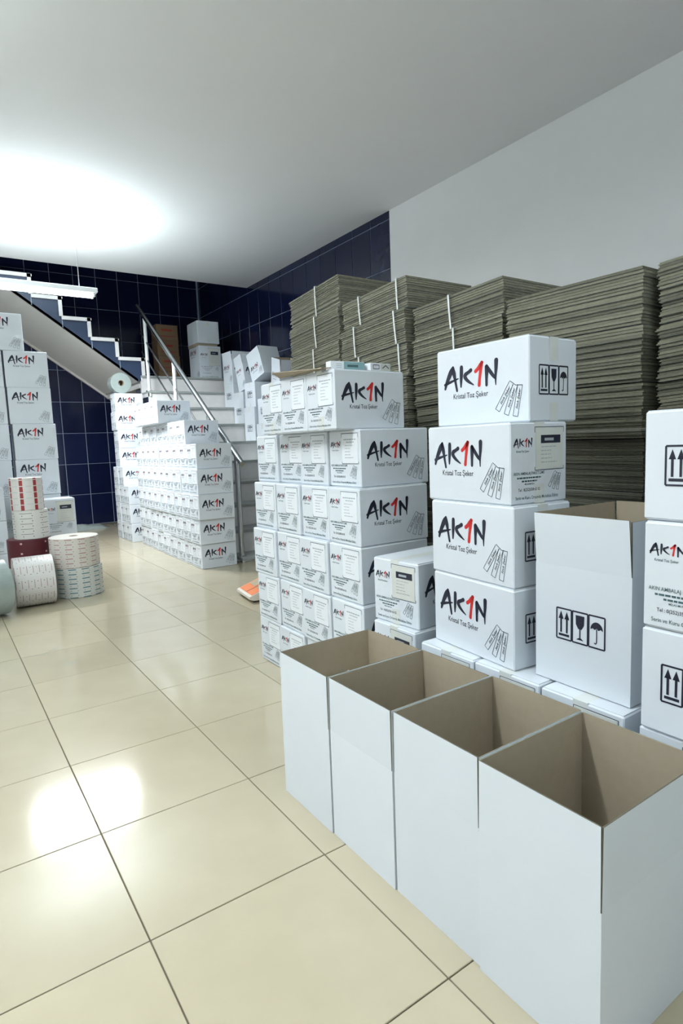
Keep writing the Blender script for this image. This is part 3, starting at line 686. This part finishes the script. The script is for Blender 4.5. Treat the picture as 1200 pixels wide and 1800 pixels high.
# ------------------------------------------------------------------ printed reels
def reel_mat(name, base, dash, su, sv, R_, wu=.5, wv=.16, dot=None, stripe=None):
    M = mat(name, base, 0.45, noise=0.04, nscale=8); nt = M.node_tree; N = nt.nodes; L = nt.links; b = N['Principled BSDF']
    src = b.inputs['Base Color'].links[0].from_socket
    tc = N.new('ShaderNodeTexCoord'); sp = N.new('ShaderNodeSeparateXYZ'); L.new(tc.outputs['Object'], sp.inputs[0])
    def mt(op, a, c=None):
        n_ = N.new('ShaderNodeMath'); n_.operation = op
        for k, v in ((0, a), (1, c)):
            if v is None: continue
            if isinstance(v, (int, float)): n_.inputs[k].default_value = v
            else: L.new(v, n_.inputs[k])
        return n_.outputs[0]
    u = mt('MULTIPLY', mt('ARCTAN2', sp.outputs[1], sp.outputs[0]), R_); v = sp.outputs[2]
    # only on the rolled side, not on the flat ends
    rad = mt('SQRT', mt('ADD', mt('MULTIPLY', sp.outputs[0], sp.outputs[0]), mt('MULTIPLY', sp.outputs[1], sp.outputs[1])))
    side = mt('GREATER_THAN', rad, R_*0.985)
    def layer(src, col, su, sv, wu, wv, ou=0.0, ov=0.0):
        fu = mt('LESS_THAN', mt('FRACT', mt('ADD', mt('DIVIDE', u, su), 50+ou)), wu); fv = mt('LESS_THAN', mt('FRACT', mt('ADD', mt('DIVIDE', v, sv), 50+ov)), wv)
        k = mt('MULTIPLY', mt('MULTIPLY', fu, fv), side); mx = N.new('ShaderNodeMix'); mx.data_type = 'RGBA'
        L.new(k, mx.inputs[0]); L.new(src, mx.inputs[6]); mx.inputs[7].default_value = (*col, 1); return mx.outputs[2]
    if stripe: src = layer(src, stripe[0], stripe[1], stripe[2], stripe[3], stripe[4], stripe[5] if len(stripe) > 5 else 0)
    if dash: src = layer(src, dash, su, sv, wu, wv)
    if dot: src = layer(src, dot, su*0.5 if su < .2 else su, sv, 0.085, 0.17, .8, .5)
    L.new(src, b.inputs['Base Color']); return M
def reel(name, x, y, z, R_, h, M, label, core=0.045, rot=None, group='printed film reels'):
    t = empty(name, (x, y, z)); tag(t, label, 'reel', group)
    if rot: t.rotation_euler = rot
    mb = MB(); e = .004
    mb.lathe([(core, 0), (R_-e, 0), (R_, e), (R_, h-e), (R_-e, h), (core, h), (core, 0)], M, 56); rr = obj('film_winding', mb, t)
    for p in rr.data.polygons: p.use_smooth = False
    mb = MB(); mb.lathe([(core-.008, -.0), (core-.0005, -.0), (core-.0005, h), (core-.008, h), (core-.008, -.0)], CORE, 28); obj('core', mb, t)
    return t
PINK = reel_mat('reel_pink_print', (0.60, 0.57, 0.52), (0.30, 0.11, 0.11), 0.125, 0.047, 0.235, .55, .14, (0.04, 0.03, 0.05))
TEALR = reel_mat('reel_teal_print', (0.55, 0.57, 0.54), (0.06, 0.17, 0.20), 0.125, 0.047, 0.236, .60, .20, (0.03, 0.04, 0.05))
DOTR = reel_mat('reel_dot_print', (0.62, 0.62, 0.58), (0.07, 0.06, 0.09), 0.19, 0.052, 0.165, .62, .08, (0.04, 0.03, 0.05))
REDR = reel_mat('reel_dark_red', (0.085, 0.008, 0.014), None, .24, .1, .205, dot=(0.6, 0.4, 0.4))
STRR = reel_mat('reel_red_stripes', (0.64, 0.63, 0.60), (0.50, 0.50, 0.48), 0.13, 0.06, 0.152, .4, .10, None, ((0.30, 0.03, 0.03), 0.13, 0.062, 0.25, 0.86, .45))
LYR = reel_mat('reel_lying_print', (0.60, 0.59, 0.57), (0.33, 0.22, 0.22), 0.14, 0.052, 0.235, .55, .10, (0.05, 0.04, 0.07))
reel('film_reel', 1.145, 6.53, 0.0, 0.236, 0.298, TEALR, 'white film reel with teal print standing on the floor')
reel('film_reel', 1.135, 6.535, 0.2995, 0.233, 0.298, PINK, 'white film reel with red print on the teal printed reel')
reel('film_reel', 0.765, 6.84, 0.0, 0.205, 0.295, DOTR, 'white film reel at the bottom of the tall reel stack')
reel('film_reel', 0.765, 6.84, 0.2965, 0.205, 0.292, REDR, 'dark red film reel in the tall reel stack')
reel('film_reel', 0.795, 6.82, 0.590, 0.165, 0.29, DOTR, 'white film reel with black dots above the dark red reel')
reel('film_reel', 0.78, 6.82, 0.8815, 0.152, 0.325, STRR, 'film reel with dark red stripes topmost in the tall stack')
reel('film_reel', 0.545, 6.335, 0.236, 0.235, 0.34, LYR, 'white printed film reel lying on its side on the floor', rot=(0, math.pi/2, R(-2)))
reel('clear_film_roll', 0.15, 6.06, 0.262, 0.26, 0.30, CLEAR, 'roll of clear wrapping film lying beside the printed reel', 0.05, rot=(0, math.pi/2, R(18)), group='clear film rolls')
reel('clear_film_roll', 2.70, 10.26, 8*H0+.168, 0.165, 0.22, CLEAR, 'roll of clear film lying on top of the column under the soffit', 0.05, rot=(math.pi/2, 0, 0), group='clear film rolls').location.y = 10.45
mb = MB()
nx, ny = 14, 8; V = []
for j in range(ny+1):
    for i in range(nx+1):
        u, v = i/nx, j/ny; e = math.sin(math.pi*u)*math.sin(math.pi*v); V.append((u*0.7-.35, v*.4-.2, 0.001+.09*e**.6*(1+.5*math.sin(9*u+5*v)*math.cos(7*v))))
mb.add(V, [(j*(nx+1)+i, j*(nx+1)+i+1, (j+1)*(nx+1)+i+1, (j+1)*(nx+1)+i) for j in range(ny) for i in range(nx)], CLEAR, True)
o = obj('plastic_sheet', mb, None, (2.35, 12.1, 0), (0, 0, .1)); tag(o, 'crumpled clear plastic sheet on the floor by the blue wall', 'plastic sheet')
# ------------------------------------------------------------------ counter scale on the floor
sc = empty('counter_scale', (2.56, 5.08, 0), R(-8)); tag(sc, 'small weighing scale with orange panels on the floor behind the carton stack', 'scale')
# local: front (display) towards -x, -y side towards camera
mb = MB(); mb.prism([(-.24, -.20, .035), (-.20, -.20, .02), (.24, -.20, .02), (.24, -.20, .15), (.02, -.20, .15), (-.24, -.20, .06)], (0, .40, 0), SCALEBODY); obj('body', mb, sc)
for y0, y1, M in ((-.185, -.03, ORANGE), (-.015, .185, ORANGE)):
    mb = MB(); sl = (.15-.06)/.26
    P = [(-.215, y0, .06+.025*sl+.002), (-.02, y0, .06+.22*sl+.002), (-.02, y1, .06+.22*sl+.002), (-.215, y1, .06+.025*sl+.002)]
    mb.prism([P[0], P[3], P[2], P[1]][::-1], (0, 0, .002), M); pn = obj('keypad_panel', mb, sc)
    mb = MB(); P = [(-.12, y0+.02, .06+.12*sl+.0045), (-.04, y0+.02, .06+.20*sl+.0045), (-.04, y1-.02, .06+.20*sl+.0045), (-.12, y1-.02, .06+.12*sl+.0045)]
    mb.prism([P[0], P[3], P[2], P[1]][::-1], (0, 0, .0015), LCD); obj('display', mb, pn)
mb = MB(); mb.tube((.13, 0, .15), (.13, 0, .175), .05, DARK, 12); obj('platter_support', mb, sc)
mb = MB(); mb.cbox((.02, -.19, .175), (.26, .19, .20), .008, GREENTRAY); obj('platter', mb, sc)
for sx in (-.18, .20):
    for sy in (-.16, .16):
        mb = MB(); mb.tube((sx, sy, 0), (sx, sy, .025), .016, DARK, 10); obj('foot', mb, sc)
